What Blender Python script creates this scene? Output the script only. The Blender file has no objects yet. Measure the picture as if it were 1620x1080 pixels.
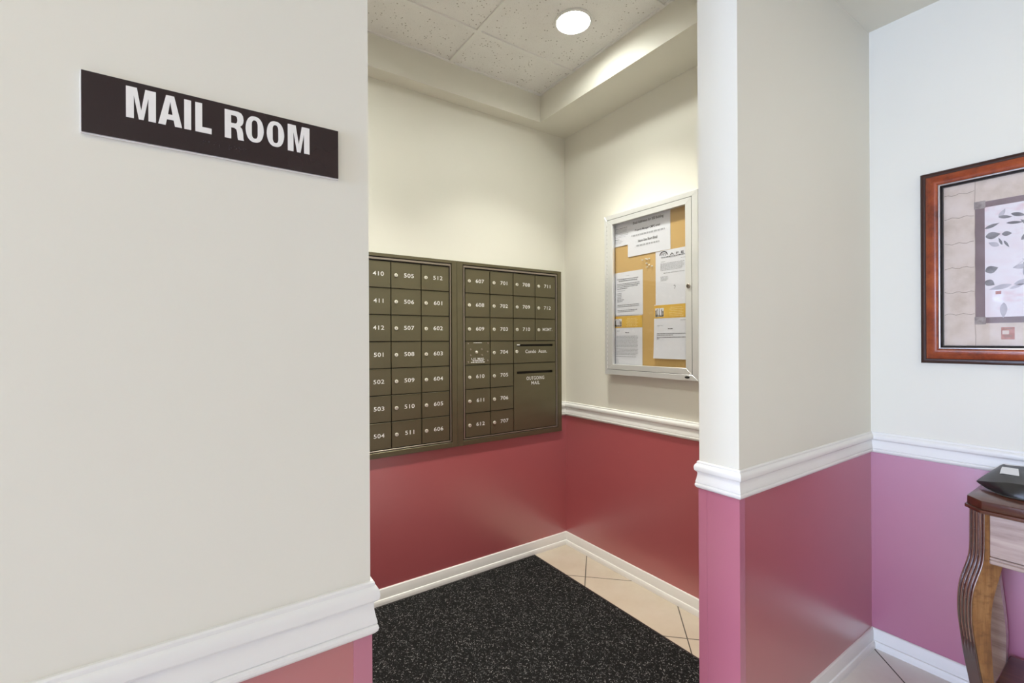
import bpy, bmesh, math, random
from mathutils import Vector, Matrix
random.seed(7)
S = bpy.context.scene
COL = S.collection

# ------------------------------------------------------------------ measured room
YAW, ROLL, FPX, CY, EYE = 55.6883, -0.2787, 729.143, 537.51, 1.35
YS, YI = 0.7883, 0.9263          # hall face / mail room face of the dividing wall
XE, XJ = 0.2423, 1.3925          # left and right jamb of the opening
XR, XB, YM = 2.4527, 2.0195, 2.3305
ZR, ZB, ZC = 0.8497, 0.0802, 2.6969
ZS, ZT, XS, YSF = 2.6848, 2.8461, 1.7442, 2.236
RAIL_TOP = 0.941
HX0, HY0 = -6.0, -2.6            # far ends of the hall
MX0 = -0.9                       # far left end of the mail room

# ------------------------------------------------------------------ camera, world, lights
def camera():
    y, ro = math.radians(YAW), math.radians(ROLL)
    f = Vector((math.cos(y), math.sin(y), 0))
    r = Vector((math.sin(y), -math.cos(y), 0))
    u = r.cross(f)
    r2 = r*math.cos(ro) + u*math.sin(ro)
    u2 = r2.cross(f)
    cd = bpy.data.cameras.new('camera'); co = bpy.data.objects.new('camera', cd); COL.objects.link(co)
    m = Matrix.Identity(4)
    for i in range(3):
        m[i][0], m[i][1], m[i][2] = r2[i], u2[i], -f[i]
    m.translation = (0, 0, EYE)
    co.matrix_world = m
    cd.sensor_width = 36; cd.lens = FPX/1620*36
    cd.shift_y = -(540-CY)/1620
    cd.clip_start = 0.02
    S.camera = co
camera()
S.view_settings.view_transform = 'Standard'; S.view_settings.look = 'None'
S.view_settings.exposure = 0.0; S.view_settings.gamma = 1.0; S.view_settings.use_curve_mapping = False
W = bpy.data.worlds.new('world'); S.world = W; W.use_nodes = True
W.node_tree.nodes['Background'].inputs[0].default_value = (0.75, 0.87, 1.0, 1)
W.node_tree.nodes['Background'].inputs[1].default_value = 0.35

def area_light(name, loc, rot, sx, sy, power, col):
    l = bpy.data.lights.new(name, 'AREA'); l.shape = 'RECTANGLE'; l.size = sx; l.size_y = sy
    l.energy = power; l.color = col
    o = bpy.data.objects.new(name, l); COL.objects.link(o); o.location = loc; o.rotation_euler = rot
    return o
# daylight through the big hall windows (end wall and the wall behind the camera)
area_light('daylight_end_window', (HX0-0.05, 0.0, 1.30), (0, -math.pi/2, 0), 2.2, 1.3, 325, (0.63, 0.79, 1.15))
area_light('daylight_side_window', (0.4, HY0-0.05, 1.45), (math.pi/2, 0, 0), 2.6, 2.1, 3.2, (1.0, 0.98, 0.90))
LAMP_W = 94.0        # emission strength of the mail room downlight
FILL_PANEL_W = 5.8     # emission strength of the added hall fill panels
BEAM_W = 10.0        # mail room downlight, light thrown downwards
WARM = (0.98, 1.0, 0.94, 1)
HALLWARM = (1.0, 0.94, 0.76, 1)

# ------------------------------------------------------------------ materials
def lin(r, g, b):
    def c(v):
        v /= 255
        return v/12.92 if v <= 0.04045 else ((v+0.055)/1.055)**2.4
    return (c(r), c(g), c(b), 1)

class N:                                  # small node helper
    def __init__(s, name):
        s.m = bpy.data.materials.new(name); s.m.use_nodes = True
        s.t = s.m.node_tree; s.b = s.t.nodes['Principled BSDF']; s.out = s.t.nodes['Material Output']
    def n(s, typ, **kw):
        x = s.t.nodes.new(typ)
        for k, v in kw.items(): setattr(x, k, v)
        return x
    def l(s, a, b): s.t.links.new(a, b)
    def set(s, **kw):
        for k, v in kw.items(): s.b.inputs[k.replace('_', ' ')].default_value = v
        return s
    def coord(s): return s.n('ShaderNodeTexCoord').outputs['Object']
    def mapped(s, scale=(1, 1, 1), rot=(0, 0, 0), loc=(0, 0, 0)):
        mp = s.n('ShaderNodeMapping'); mp.inputs['Scale'].default_value = scale
        mp.inputs['Rotation'].default_value = rot; mp.inputs['Location'].default_value = loc
        s.l(s.coord(), mp.inputs['Vector']); return mp.outputs['Vector']
    def noise(s, scale, vec=None, detail=3, rough=0.5):
        x = s.n('ShaderNodeTexNoise'); x.inputs['Scale'].default_value = scale
        x.inputs['Detail'].default_value = detail; x.inputs['Roughness'].default_value = rough
        s.l(vec if vec is not None else s.coord(), x.inputs['Vector']); return x.outputs['Fac']
    def voro(s, scale, vec=None, feature='F1', out='Distance'):
        x = s.n('ShaderNodeTexVoronoi', feature=feature); x.inputs['Scale'].default_value = scale
        s.l(vec if vec is not None else s.coord(), x.inputs['Vector']); return x.outputs[out]
    def ramp(s, fac, stops):
        x = s.n('ShaderNodeValToRGB'); e = x.color_ramp.elements
        while len(e) < len(stops): e.new(0.5)
        for i, (p, c) in enumerate(stops): e[i].position = p; e[i].color = c
        s.l(fac, x.inputs['Fac']); return x.outputs['Color']
    def mix(s, fac, a, b, mode='MIX'):
        x = s.n('ShaderNodeMix', data_type='RGBA', blend_type=mode)
        for sock, v in ((x.inputs[0], fac), (x.inputs[6], a), (x.inputs[7], b)):
            if hasattr(v, 'links'): s.l(v, sock)
            else: sock.default_value = v
        return x.outputs[2]
    def math(s, op, a, b=0.0, c=0.0):
        x = s.n('ShaderNodeMath', operation=op)
        for i, v in enumerate((a, b, c)):
            if hasattr(v, 'links'): s.l(v, x.inputs[i])
            else: x.inputs[i].default_value = v
        return x.outputs[0]
    def bump(s, h, strength=0.1, dist=0.002):
        x = s.n('ShaderNodeBump'); x.inputs['Strength'].default_value = strength; x.inputs['Distance'].default_value = dist
        s.l(h, x.inputs['Height']); s.l(x.outputs[0], s.b.inputs['Normal'])
    def color(s, c): s.l(c, s.b.inputs['Base Color'])

def plain(name, col, rough=0.5, metal=0.0, **kw):
    n = N(name); n.set(Base_Color=col, Roughness=rough, Metallic=metal, **kw); return n.m

def noisy(name, c1, c2, scale, rough=0.5, bump=0.0, bscale=200, metal=0.0, **kw):
    n = N(name); n.set(Roughness=rough, Metallic=metal, **kw)
    n.color(n.ramp(n.noise(scale), [(0.35, c1), (0.65, c2)]))
    if bump: n.bump(n.noise(bscale), bump, 0.001)
    return n.m

def mk_cream():
    return noisy('cream_wall_paint', (0.765, 0.745, 0.655, 1), (0.785, 0.765, 0.675, 1), 1.3, 0.55, 0.06, 260)
def mk_plum(name, ca, cb):
    n = N(name); n.set(Roughness=0.31, Coat_Weight=1.0, Coat_Roughness=0.33, Coat_IOR=1.7)
    n.b.inputs['Specular IOR Level'].default_value = 1.0
    base = n.ramp(n.noise(1.1), [(0.3, ca), (0.7, cb)])
    spots = n.ramp(n.voro(6.0), [(0.0, (1, 1, 1, 1)), (0.018, (1, 1, 1, 1)), (0.03, (0, 0, 0, 1))])
    pick = n.ramp(n.noise(2.2, detail=1), [(0.56, (0, 0, 0, 1)), (0.60, (1, 1, 1, 1))])
    n.color(n.mix(n.mix(1.0, spots, pick, 'MULTIPLY'), base, (0.55, 0.30, 0.30, 1)))
    n.bump(n.noise(220), 0.05, 0.001)
    return n.m
def mk_tile(name, du, dv, c0=(0.53, 0.44, 0.335, 1), c1=(0.58, 0.50, 0.395, 1), c2=(0.61, 0.535, 0.44, 1)):
    n = N(name); T = 0.4673; g = 0.0055
    sep = n.n('ShaderNodeSeparateXYZ'); n.l(n.coord(), sep.inputs[0])
    u = n.math('MULTIPLY', n.math('ADD', sep.outputs[0], sep.outputs[1]), 0.70711)
    v = n.math('MULTIPLY', n.math('SUBTRACT', sep.outputs[1], sep.outputs[0]), 0.70711)
    def line(q, d):
        return n.math('LESS_THAN', n.math('PINGPONG', n.math('SUBTRACT', q, d), T/2), g/2)
    grout = n.math('MAXIMUM', line(u, du), line(v, dv))
    vec = n.mapped()
    c = n.ramp(n.noise(5, vec, 6, 0.65), [(0.25, c0), (0.5, c1), (0.75, c2)])
    c = n.mix(n.math('MULTIPLY', n.noise(24, vec, 5, 0.7), 0.25), c, tuple(q*0.8 for q in c0[:3])+(1,))
    n.color(n.mix(grout, c, (0.10, 0.085, 0.065, 1)))
    n.l(n.math('MULTIPLY_ADD', grout, 0.4, 0.33), n.b.inputs['Roughness'])
    n.bump(n.math('SUBTRACT', n.math('MULTIPLY', n.noise(30, vec), 0.25), grout), 0.35, 0.002)
    return n.m
def mk_ceiltile():
    n = N('mineral_fibre_tile'); n.set(Roughness=0.9)
    a = n.voro(62.0)
    m1 = n.ramp(a, [(0.15, (1, 1, 1, 1)), (0.24, (0, 0, 0, 1))])
    sel = n.ramp(n.noise(24.0, detail=2), [(0.49, (0, 0, 0, 1)), (0.55, (1, 1, 1, 1))])
    pits = n.mix(1.0, m1, sel, 'MULTIPLY')
    fine = n.ramp(n.voro(170.0), [(0.10, (0.6, 0.6, 0.6, 1)), (0.2, (0, 0, 0, 1))])
    pits2 = n.mix(1.0, pits, fine, 'ADD')
    base = n.ramp(n.noise(9), [(0.3, (0.84, 0.835, 0.81, 1)), (0.7, (0.88, 0.875, 0.85, 1))])
    n.color(n.mix(n.math('MULTIPLY', pits2, 0.85), base, (0.30, 0.27, 0.23, 1)))
    n.bump(n.math('SUBTRACT', n.math('MULTIPLY', n.noise(180), 0.4), pits2), 0.4, 0.002)
    return n.m
def mk_wood(name, c1, c2, c3, axis, scale=7.0, rough=0.28, coat=0.4, blotch=0.0):
    n = N(name); n.set(Roughness=rough, Coat_Weight=coat, Coat_Roughness=0.15)
    sc = [scale*1.0]*3; sc[axis] = scale*0.09
    vec = n.mapped(scale=tuple(sc))
    f = n.noise(6, vec, 6, 0.65)
    n.color(n.ramp(f, [(0.25, c1), (0.5, c2), (0.75, c3)]))
    if blotch:
        src = n.b.inputs['Base Color'].links[0].from_socket
        n.color(n.mix(n.math('MULTIPLY', n.ramp(n.noise(34, n.mapped(scale=(1, 1, 1.6)), 4, 0.6), [(0.48, (0, 0, 0, 1)), (0.68, (1, 1, 1, 1))]), blotch), src, c1))
    n.bump(f, 0.08, 0.001)
    return n.m
def mk_bronze():
    n = N('bronze_painted_metal'); n.set(Metallic=0.7, Roughness=0.38)
    sc = n.mapped(scale=(1, 1, 3))
    n.color(n.ramp(n.noise(3, sc), [(0.3, (0.150, 0.132, 0.080, 1)), (0.7, (0.175, 0.154, 0.095, 1))]))
    n.bump(n.noise(700, detail=1), 0.05, 0.0005)
    return n.m
def mk_cork():
    n = N('cork'); n.set(Roughness=0.85)
    a = n.ramp(n.noise(3), [(0.3, (0.66, 0.43, 0.15, 1)), (0.7, (0.74, 0.50, 0.19, 1))])
    n.color(n.mix(n.math('MULTIPLY', n.noise(260, detail=4), 0.5), a, (0.46, 0.27, 0.09, 1)))
    return n.m
def mk_glass(name, tint=0.98, rough=0.03):
    n = N(name)
    tr = n.n('ShaderNodeBsdfTransparent'); tr.inputs[0].default_value = (tint, tint, tint, 1)
    gl = n.n('ShaderNodeBsdfGlossy'); gl.inputs['Roughness'].default_value = rough
    lw = n.n('ShaderNodeLayerWeight'); lw.inputs['Blend'].default_value = 0.5
    fr = n.math('MULTIPLY_ADD', n.math('POWER', lw.outputs['Facing'], 5.0), 0.96, 0.04)
    mx = n.n('ShaderNodeMixShader'); n.l(fr, mx.inputs[0]); n.l(tr.outputs[0], mx.inputs[1]); n.l(gl.outputs[0], mx.inputs[2])
    n.l(mx.outputs[0], n.out.inputs[0]); return n.m
def mk_emit(name, col, strength):
    n = N(name); n.set(Base_Color=(0.9, 0.9, 0.9, 1), Emission_Color=col, Emission_Strength=strength); return n.m
def mk_pile():
    n = N('mat_pile'); n.set(Roughness=0.95); n.b.inputs['Specular IOR Level'].default_value = 0.15
    v = n.noise(240, detail=4, rough=0.7)
    n.color(n.ramp(v, [(0.42, (0.006, 0.006, 0.006, 1)), (0.62, (0.022, 0.021, 0.021, 1)), (0.8, (0.07, 0.066, 0.064, 1))]))
    n.bump(v, 1.0, 0.006); return n.m
def mk_stone_paper():
    n = N('print_stone_border'); n.set(Roughness=0.6)
    n.color(n.ramp(n.noise(14, detail=6, rough=0.6), [(0.3, lin(208, 190, 174)), (0.55, lin(226, 210, 198)), (0.8, lin(233, 219, 211))]))
    return n.m
def mk_field():
    n = N('print_pale_field'); n.set(Roughness=0.6)
    sc = n.mapped(scale=(1, 3, 5))
    n.color(n.ramp(n.noise(4, sc, 4), [(0.35, lin(240, 228, 232)), (0.55, lin(242, 236, 240)), (0.72, lin(232, 200, 206))]))
    return n.m
def mk_frame_wood():
    n = N('cherry_burl'); n.set(Roughness=0.30, Coat_Weight=0.25, Coat_Roughness=0.12)
    f = n.noise(13, n.mapped(scale=(1, 1, 1)), 6, 0.7)
    n.color(n.ramp(f, [(0.3, (0.11, 0.016, 0.005, 1)), (0.5, (0.27, 0.044, 0.010, 1)), (0.7, (0.40, 0.085, 0.020, 1))]))
    return n.m

M = dict(
    cream=mk_cream(), plum=mk_plum('plum_wall_paint', (0.40, 0.083, 0.094, 1), (0.43, 0.093, 0.104, 1)), daylitplum=mk_plum('plum_paint_daylight_tint', (0.415, 0.125, 0.225, 1), (0.44, 0.14, 0.245, 1)),  # second plum copy has the mauve cast of daylight painted into its colour
    white=noisy('white_trim_paint', (0.80, 0.79, 0.76, 1), (0.83, 0.82, 0.79, 1), 3, 0.32),
    hallceil=noisy('hall_ceiling_paint', (0.76, 0.74, 0.64, 1), (0.79, 0.77, 0.67, 1), 2, 0.8),
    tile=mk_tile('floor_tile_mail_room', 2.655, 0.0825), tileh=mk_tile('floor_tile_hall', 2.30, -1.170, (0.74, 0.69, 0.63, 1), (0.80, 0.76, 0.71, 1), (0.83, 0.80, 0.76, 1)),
    ctile=mk_ceiltile(), tbar=plain('ceiling_grid_paint', (0.86, 0.86, 0.83, 1), 0.5),
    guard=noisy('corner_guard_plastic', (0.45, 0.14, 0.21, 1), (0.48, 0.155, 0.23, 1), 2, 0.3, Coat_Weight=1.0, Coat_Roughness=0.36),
    bronze=mk_bronze(), bronzedark=plain('bronze_shadow_gap', (0.02, 0.017, 0.012, 1), 0.6, 0.3),
    bead=plain('bronze_satin_bead', (0.34, 0.29, 0.24, 1), 0.3, 0.7),
    nickel=plain('nickel_lock', (0.86, 0.83, 0.74, 1), 0.28, 0.55), hole=plain('dark_slot', (0.006, 0.005, 0.005, 1), 0.6),
    letter=plain('white_lettering', (0.86, 0.85, 0.82, 1), 0.5),
    signplate=noisy('dark_brown_sign_plastic', (0.019, 0.0075, 0.007, 1), (0.025, 0.011, 0.010, 1), 9, 0.27),
    acrylic=plain('clear_sign_edge', (0.80, 0.78, 0.74, 1), 0.15),
    alu=noisy('satin_aluminium', (0.74, 0.745, 0.735, 1), (0.79, 0.79, 0.78, 1), 5, 0.38, metal=0.45),
    aludark=plain('dark_metal_and_gap_shade', (0.03, 0.03, 0.03, 1), 0.5, 0.4),
    cork=mk_cork(), glass=mk_glass('thin_glass'), paper=plain('white_paper', (0.80, 0.81, 0.86, 1), 0.7),
    ink=plain('black_print', (0.05, 0.05, 0.06, 1), 0.7), grey=plain('grey_print', (0.42, 0.43, 0.46, 1), 0.7),
    orange=noisy('orange_letterhead', (0.72, 0.40, 0.055, 1), (0.80, 0.52, 0.10, 1), 14, 0.6),
    orangepale=plain('pale_letterhead_print', (0.85, 0.66, 0.30, 1), 0.6), photo=noisy('grey_photo_print', (0.06, 0.05, 0.03, 1), (0.42, 0.40, 0.36, 1), 90, 0.6),
    pin=plain('clear_pin', (0.80, 0.74, 0.62, 1), 0.12, 0.0),
    framewood=mk_frame_wood(), frameedge=plain('dark_frame_edge', (0.035, 0.010, 0.006, 1), 0.3),
    fillet=plain('pewter_fillet', (0.42, 0.39, 0.40, 1), 0.25, 0.8), filletdark=plain('black_fillet', (0.012, 0.009, 0.009, 1), 0.3),
    stone=mk_stone_paper(), field=mk_field(), mauve=noisy('print_mauve_band', lin(128, 108, 112), lin(142, 122, 126), 20, 0.6),
    mauvelight=noisy('print_corner_block', lin(140, 128, 126), lin(176, 164, 160), 70, 0.6),
    crack=plain('print_brown_line', lin(150, 128, 112), 0.6), leafd=noisy('print_grey_leaf', lin(112, 108, 112), lin(150, 146, 150), 30, 0.6),
    leafl=noisy('print_pale_leaf', lin(180, 174, 182), lin(204, 198, 205), 30, 0.6), seal=noisy('print_red_seal', lin(176, 110, 98), lin(200, 140, 126), 60, 0.6),
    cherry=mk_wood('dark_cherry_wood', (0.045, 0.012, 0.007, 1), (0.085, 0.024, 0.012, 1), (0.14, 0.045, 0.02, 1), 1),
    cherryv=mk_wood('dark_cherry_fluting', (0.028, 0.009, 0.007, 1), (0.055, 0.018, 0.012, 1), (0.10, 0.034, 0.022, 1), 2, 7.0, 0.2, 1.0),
    crest=mk_wood('rubbed_and_highlit_crest', (0.10, 0.045, 0.026, 1), (0.24, 0.135, 0.09, 1), (0.38, 0.25, 0.18, 1), 2, 9.0, 0.22, 1.0),  # lighter crest: part rubbed finish, part window highlight put into the colour
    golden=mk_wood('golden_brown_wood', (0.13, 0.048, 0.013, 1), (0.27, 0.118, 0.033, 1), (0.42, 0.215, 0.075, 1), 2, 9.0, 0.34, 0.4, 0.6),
    drawer=mk_wood('brown_drawer_wood', (0.22, 0.14, 0.12, 1), (0.42, 0.31, 0.27, 1), (0.56, 0.45, 0.40, 1), 1, 6.0, 0.3, 0.5),
    poly=noisy('black_poly_mailer', (0.020, 0.019, 0.018, 1), (0.032, 0.030, 0.028, 1), 6, 0.33),
    polyseam=plain('crimped_seam_film', (0.06, 0.058, 0.055, 1), 0.22),
    pile=mk_pile(), matedge=plain('black_rubber_edge', (0.016, 0.010, 0.010, 1), 0.5),
    fdark=plain('black_fibre', (0.012, 0.012, 0.013, 1), 0.8), fgrey=plain('grey_fibre', (0.10, 0.098, 0.097, 1), 0.8), flight=plain('pale_fibre', (0.34, 0.33, 0.315, 1), 0.7),
    lamp=mk_emit('lamp_diffuser', WARM, LAMP_W), lampadded=mk_emit('added_lamp_diffuser', WARM, LAMP_W*2.0), fillpanel=mk_emit('fill_panel_glow', HALLWARM, FILL_PANEL_W), fillpanelwarm=mk_emit('warm_fill_panel_glow', (1.0, 0.79, 0.24, 1), FILL_PANEL_W*0.8),  # far lamp and ceiling panels are unseen lights, added for fill
    lamptrim=plain('white_lamp_trim', (0.86, 0.86, 0.84, 1), 0.3), tip=plain('grey_bulb_tip', (0.012, 0.012, 0.012, 1), 0.5),
    slab=plain('plaster_slab', (0.5, 0.5, 0.48, 1), 0.9),
)

# ------------------------------------------------------------------ builders
class MB:
    def __init__(s): s.bm = bmesh.new(); s.mats = []
    def mi(s, m):
        if m not in s.mats: s.mats.append(m)
        return s.mats.index(m)
    def face(s, pts, m):
        f = s.bm.faces.new([s.bm.verts.new(p) for p in pts]); f.material_index = s.mi(m); return f
    def box(s, x0, x1, y0, y1, z0, z1, m, bev=0.0, seg=1):
        xs, ys, zs = sorted((x0, x1)), sorted((y0, y1)), sorted((z0, z1))
        v = [s.bm.verts.new((x, y, z)) for x in xs for y in ys for z in zs]
        fs = []
        for q in ((0, 1, 3, 2), (4, 6, 7, 5), (0, 4, 5, 1), (2, 3, 7, 6), (0, 2, 6, 4), (1, 5, 7, 3)):
            f = s.bm.faces.new([v[i] for i in q]); f.material_index = s.mi(m); fs.append(f)
        if bev:
            es = list({e for f in fs for e in f.edges})
            r = bmesh.ops.bevel(s.bm, geom=es, offset=bev, segments=seg, profile=0.5, affect='EDGES')
            for f in r['faces']: f.material_index = s.mi(m)
        return s
    def prism(s, pts, z0, z1, m, bev=0.0):          # plan polygon (ccw) extruded in z
        lo = [s.bm.verts.new((x, y, z0)) for x, y in pts]; hi = [s.bm.verts.new((x, y, z1)) for x, y in pts]
        fs = [s.bm.faces.new(hi), s.bm.faces.new(lo[::-1])]; n = len(pts)
        for i in range(n): fs.append(s.bm.faces.new((lo[i], lo[(i+1) % n], hi[(i+1) % n], hi[i])))
        for f in fs: f.material_index = s.mi(m)
        if bev:
            r = bmesh.ops.bevel(s.bm, geom=list({e for f in fs for e in f.edges}), offset=bev, segments=2, profile=0.5, affect='EDGES')
            for f in r['faces']: f.material_index = s.mi(m)
        return s
    def grid(s, rows, m, closed=False):               # rows of points joined to quads
        R = [[s.bm.verts.new(p) for p in r] for r in rows]; k = s.mi(m)
        for a, b in zip(R, R[1:]):
            n = len(a)
            for i in range(n if closed else n-1):
                f = s.bm.faces.new((a[i], a[(i+1) % n], b[(i+1) % n], b[i])); f.material_index = k
        return R
    def lathe(s, prof, c, axis, m, seg=20, cap=True):  # prof: (radius, height) about axis at c
        ax = Vector(axis).normalized(); u = ax.orthogonal().normalized(); w = ax.cross(u)
        rows = []
        for r, h in prof:
            rows.append([Vector(c)+ax*h+(u*math.cos(2*math.pi*i/seg)+w*math.sin(2*math.pi*i/seg))*max(r, 1e-5) for i in range(seg)])
        R = s.grid(rows, m, True)
        if cap:
            for row in (R[0], R[-1]):
                try:
                    f = s.bm.faces.new(row); f.material_index = s.mi(m)
                except ValueError: pass
        return s
    def mesh(s, me, m, mtx=None):                      # merge another mesh
        k = s.mi(m); vs = [s.bm.verts.new((mtx @ v.co) if mtx else v.co) for v in me.vertices]
        for p in me.polygons:
            try:
                f = s.bm.faces.new([vs[i] for i in p.vertices]); f.material_index = k
            except ValueError: pass
        return s
    def build(s, name, parent=None, smooth=35, origin=None, normals=True):
        if normals: bmesh.ops.recalc_face_normals(s.bm, faces=s.bm.faces)
        me = bpy.data.meshes.new(name)
        o = bpy.data.objects.new(name, me); COL.objects.link(o)
        off = Vector(origin) if origin is not None else Vector((0, 0, 0))
        if parent is not None:
            off = Vector(origin) if origin is not None else parent_world(parent)
            o.parent = parent; o.location = off - parent_world(parent)
        else: o.location = off
        bmesh.ops.translate(s.bm, verts=s.bm.verts, vec=-off)
        s.bm.to_mesh(me); s.bm.free()
        for m in s.mats: me.materials.append(M[m])
        if smooth:
            me.shade_smooth(); me.set_sharp_from_angle(angle=math.radians(smooth))
        return o

def parent_world(o):
    v = Vector((0, 0, 0))
    while o is not None: v += Vector(o.location); o = o.parent
    return v
def tag(o, label, cat, group=None):
    o['label'] = label; o['category'] = cat
    if group: o['group'] = group
    return o
def thing(name, loc, label, cat, group=None):
    o = bpy.data.objects.new(name, None); COL.objects.link(o); o.location = loc; o.empty_display_size = 0.05
    return tag(o, label, cat, group)
def struct(mb, name, **kw):
    o = mb.build(name, **kw); o['kind'] = 'structure'; return o

def text_mesh(body, size=1.0, offset=0.0, extrude=0.0, fit=None, spacing=1.0):
    cu = bpy.data.curves.new('t', 'FONT'); cu.body = body; cu.size = size; cu.offset = offset; cu.extrude = extrude
    cu.align_x = 'CENTER'; cu.resolution_u = 4; cu.space_character = spacing
    ob = bpy.data.objects.new('t', cu); COL.objects.link(ob)
    bpy.context.view_layer.update()
    me = bpy.data.meshes.new_from_object(ob.evaluated_get(bpy.context.evaluated_depsgraph_get()))
    bpy.data.objects.remove(ob); bpy.data.curves.remove(cu)
    xs = [v.co.x for v in me.vertices]; ys = [v.co.y for v in me.vertices]
    cx, cy = (min(xs)+max(xs))/2, (min(ys)+max(ys))/2; w, h = max(xs)-min(xs), max(ys)-min(ys)
    sx = sy = 1.0
    if fit: sx, sy = fit[0]/w if fit[0] else fit[1]/h, fit[1]/h if fit[1] else fit[0]/w
    for v in me.vertices: v.co.x = (v.co.x-cx)*sx; v.co.y = (v.co.y-cy)*sy
    return me
ROT_Y = Matrix.Rotation(math.pi/2, 4, 'X')                                  # text on a face that looks to -y
ROT_X = Matrix.Rotation(-math.pi/2, 4, 'Z') @ Matrix.Rotation(math.pi/2, 4, 'X')   # text on a face that looks to -x
def on_y(x, y, z): return Matrix.Translation((x, y, z)) @ ROT_Y
def on_x(x, y, z): return Matrix.Translation((x, y, z)) @ ROT_X

def sweep(mb, path, prof, m, caps=True):
    """path: plan points, room on the right-hand side; prof: (out, z) outline from wall, closed by the wall"""
    P = [Vector((x, y)) for x, y in path]; offs = []
    for i in range(len(P)):
        d0 = (P[i]-P[i-1]).normalized() if i else None
        d1 = (P[i+1]-P[i]).normalized() if i < len(P)-1 else None
        n0 = Vector((d0.y, -d0.x)) if d0 else None; n1 = Vector((d1.y, -d1.x)) if d1 else None
        if n0 is None: o = n1
        elif n1 is None: o = n0
        else:
            b = (n0+n1).normalized(); o = b/max(b.dot(n0), 0.2)
        offs.append(o)
    rows = [[(p.x+o.x*d, p.y+o.y*d, z) for d, z in prof] for p, o in zip(P, offs)]
    R = mb.grid(rows, m, True)
    for row in (R[0], R[-1]):
        f = mb.bm.faces.new(row); f.material_index = mb.mi(m)

def ring_x(mb, X, h, y0, y1, z0, z1, wl, wr, wt, wb, m, bev=0.0, front=None):
    """picture-frame ring on a wall that faces -x: left is the +y side; mitred stiles; X back plane, h height"""
    o = [(y1, z1), (y0, z1), (y0, z0), (y1, z0)]; i = [(y1-wl, z1-wt), (y0+wr, z1-wt), (y0+wr, z0+wb), (y1-wl, z0+wb)]
    hf = X-h
    for k in range(4):
        a, b, c, d = o[k], o[(k+1) % 4], i[(k+1) % 4], i[k]
        vs = [mb.bm.verts.new((xx, y, z)) for xx in (X, hf) for y, z in (a, b, c, d)]
        fs = [mb.bm.faces.new([vs[q] for q in f]) for f in ((0, 1, 2, 3), (4, 7, 6, 5), (0, 4, 5, 1), (1, 5, 6, 2), (2, 6, 7, 3), (3, 7, 4, 0))]
        for f in fs: f.material_index = mb.mi(m)
        if bev:
            r = bmesh.ops.bevel(mb.bm, geom=list({e for f in fs for e in f.edges}), offset=bev, segments=1, affect='EDGES')
            for f in r['faces']: f.material_index = mb.mi(m)

# ------------------------------------------------------------------ room shell
SPL = 0.895          # paint split, hidden behind the chair rail
def two_tone(mb, x0, x1, y0, y1, ztop, low='plum'):
    mb.box(x0, x1, y0, y1, 0, SPL, low); mb.box(x0, x1, y0, y1, SPL, ztop, 'cream')
def wall(name, x0, x1, y0, y1, ztop=2.98, low='plum'):
    mb = MB(); two_tone(mb, x0, x1, y0, y1, ztop, low); return struct(mb, name, smooth=0)
TH = 0.12
wall('wall_left', HX0, XE, YS, YI)
wall('wall_pillar', XJ, XR, YS, YI)
mb = MB(); mb.box(XE, XJ, YS, YI, 2.58, 2.98, 'cream'); struct(mb, 'wall_header', smooth=0)
wall('wall_back', MX0-TH, XB+TH, YM, YM+TH)
wall('wall_mail_right', XB, XB+TH, YI, YM)
wall('wall_mail_left', MX0-TH, MX0, YI, YM)
wall('wall_right', XR, XR+TH, HY0-TH, YI, low='daylitplum')  # bluish daylight on the plum lower wall is mixed into its colour
# hall end wall and rear wall, each with a wide window opening
mb = MB()
two_tone(mb, HX0-TH, HX0, 0.70, YI, 2.98); two_tone(mb, HX0-TH, HX0, HY0-TH, -0.70, 2.98)
mb.box(HX0-TH, HX0, -0.70, 0.70, 0, 0.15, 'plum'); mb.box(HX0-TH, HX0, -0.70, 0.70, 2.45, 2.98, 'cream')
struct(mb, 'wall_hall_end', smooth=0)
mb = MB()
two_tone(mb, HX0, -0.9, HY0-TH, HY0, 2.98); two_tone(mb, 1.7, XR, HY0-TH, HY0, 2.98)
mb.box(-0.9, 1.7, HY0-TH, HY0, 0, 0.4, 'plum'); mb.box(-0.9, 1.7, HY0-TH, HY0, 2.5, 2.98, 'cream')
struct(mb, 'wall_hall_rear', smooth=0)
def window(name, axis, a0, a1, w, z0, z1):
    mb = MB(); t = 0.06
    def bx(p0, p1, q0, q1, m):
        if axis == 'x': mb.box(w-0.09, w-0.03, p0, p1, q0, q1, m)
        else: mb.box(p0, p1, w-0.09, w-0.03, q0, q1, m)
    bx(a0, a0+t, z0, z1, 'white'); bx(a1-t, a1, z0, z1, 'white'); bx(a0, a1, z0, z0+t, 'white'); bx(a0, a1, z1-t, z1, 'white')
    mid = (a0+a1)/2; bx(mid-t/2, mid+t/2, z0, z1, 'white')
    if axis == 'x': mb.face([(w-0.06, a0, z0), (w-0.06, a1, z0), (w-0.06, a1, z1), (w-0.06, a0, z1)], 'glass')
    else: mb.face([(a0, w-0.06, z0), (a1, w-0.06, z0), (a1, w-0.06, z1), (a0, w-0.06, z1)], 'glass')
    struct(mb, name, smooth=0)
window('window_1', 'x', -0.70, 0.70, HX0, 0.15, 2.45)
window('window_2', 'y', -0.9, 1.7, HY0, 0.4, 2.5)
mb = MB(); mb.box(MX0-TH, XB+TH, 0.857, YM+TH, -0.1, 0, 'tile'); struct(mb, 'floor', smooth=0)
mb = MB(); mb.box(HX0-TH, XR+TH, HY0-TH, 0.857, -0.1, 0, 'tileh'); struct(mb, 'floor_hall', smooth=0)
mb = MB(); mb.box(HX0-TH, XR+TH, HY0-TH, YS, ZC, ZC+0.28, 'hallceil'); struct(mb, 'ceiling_hall', smooth=0)
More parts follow.
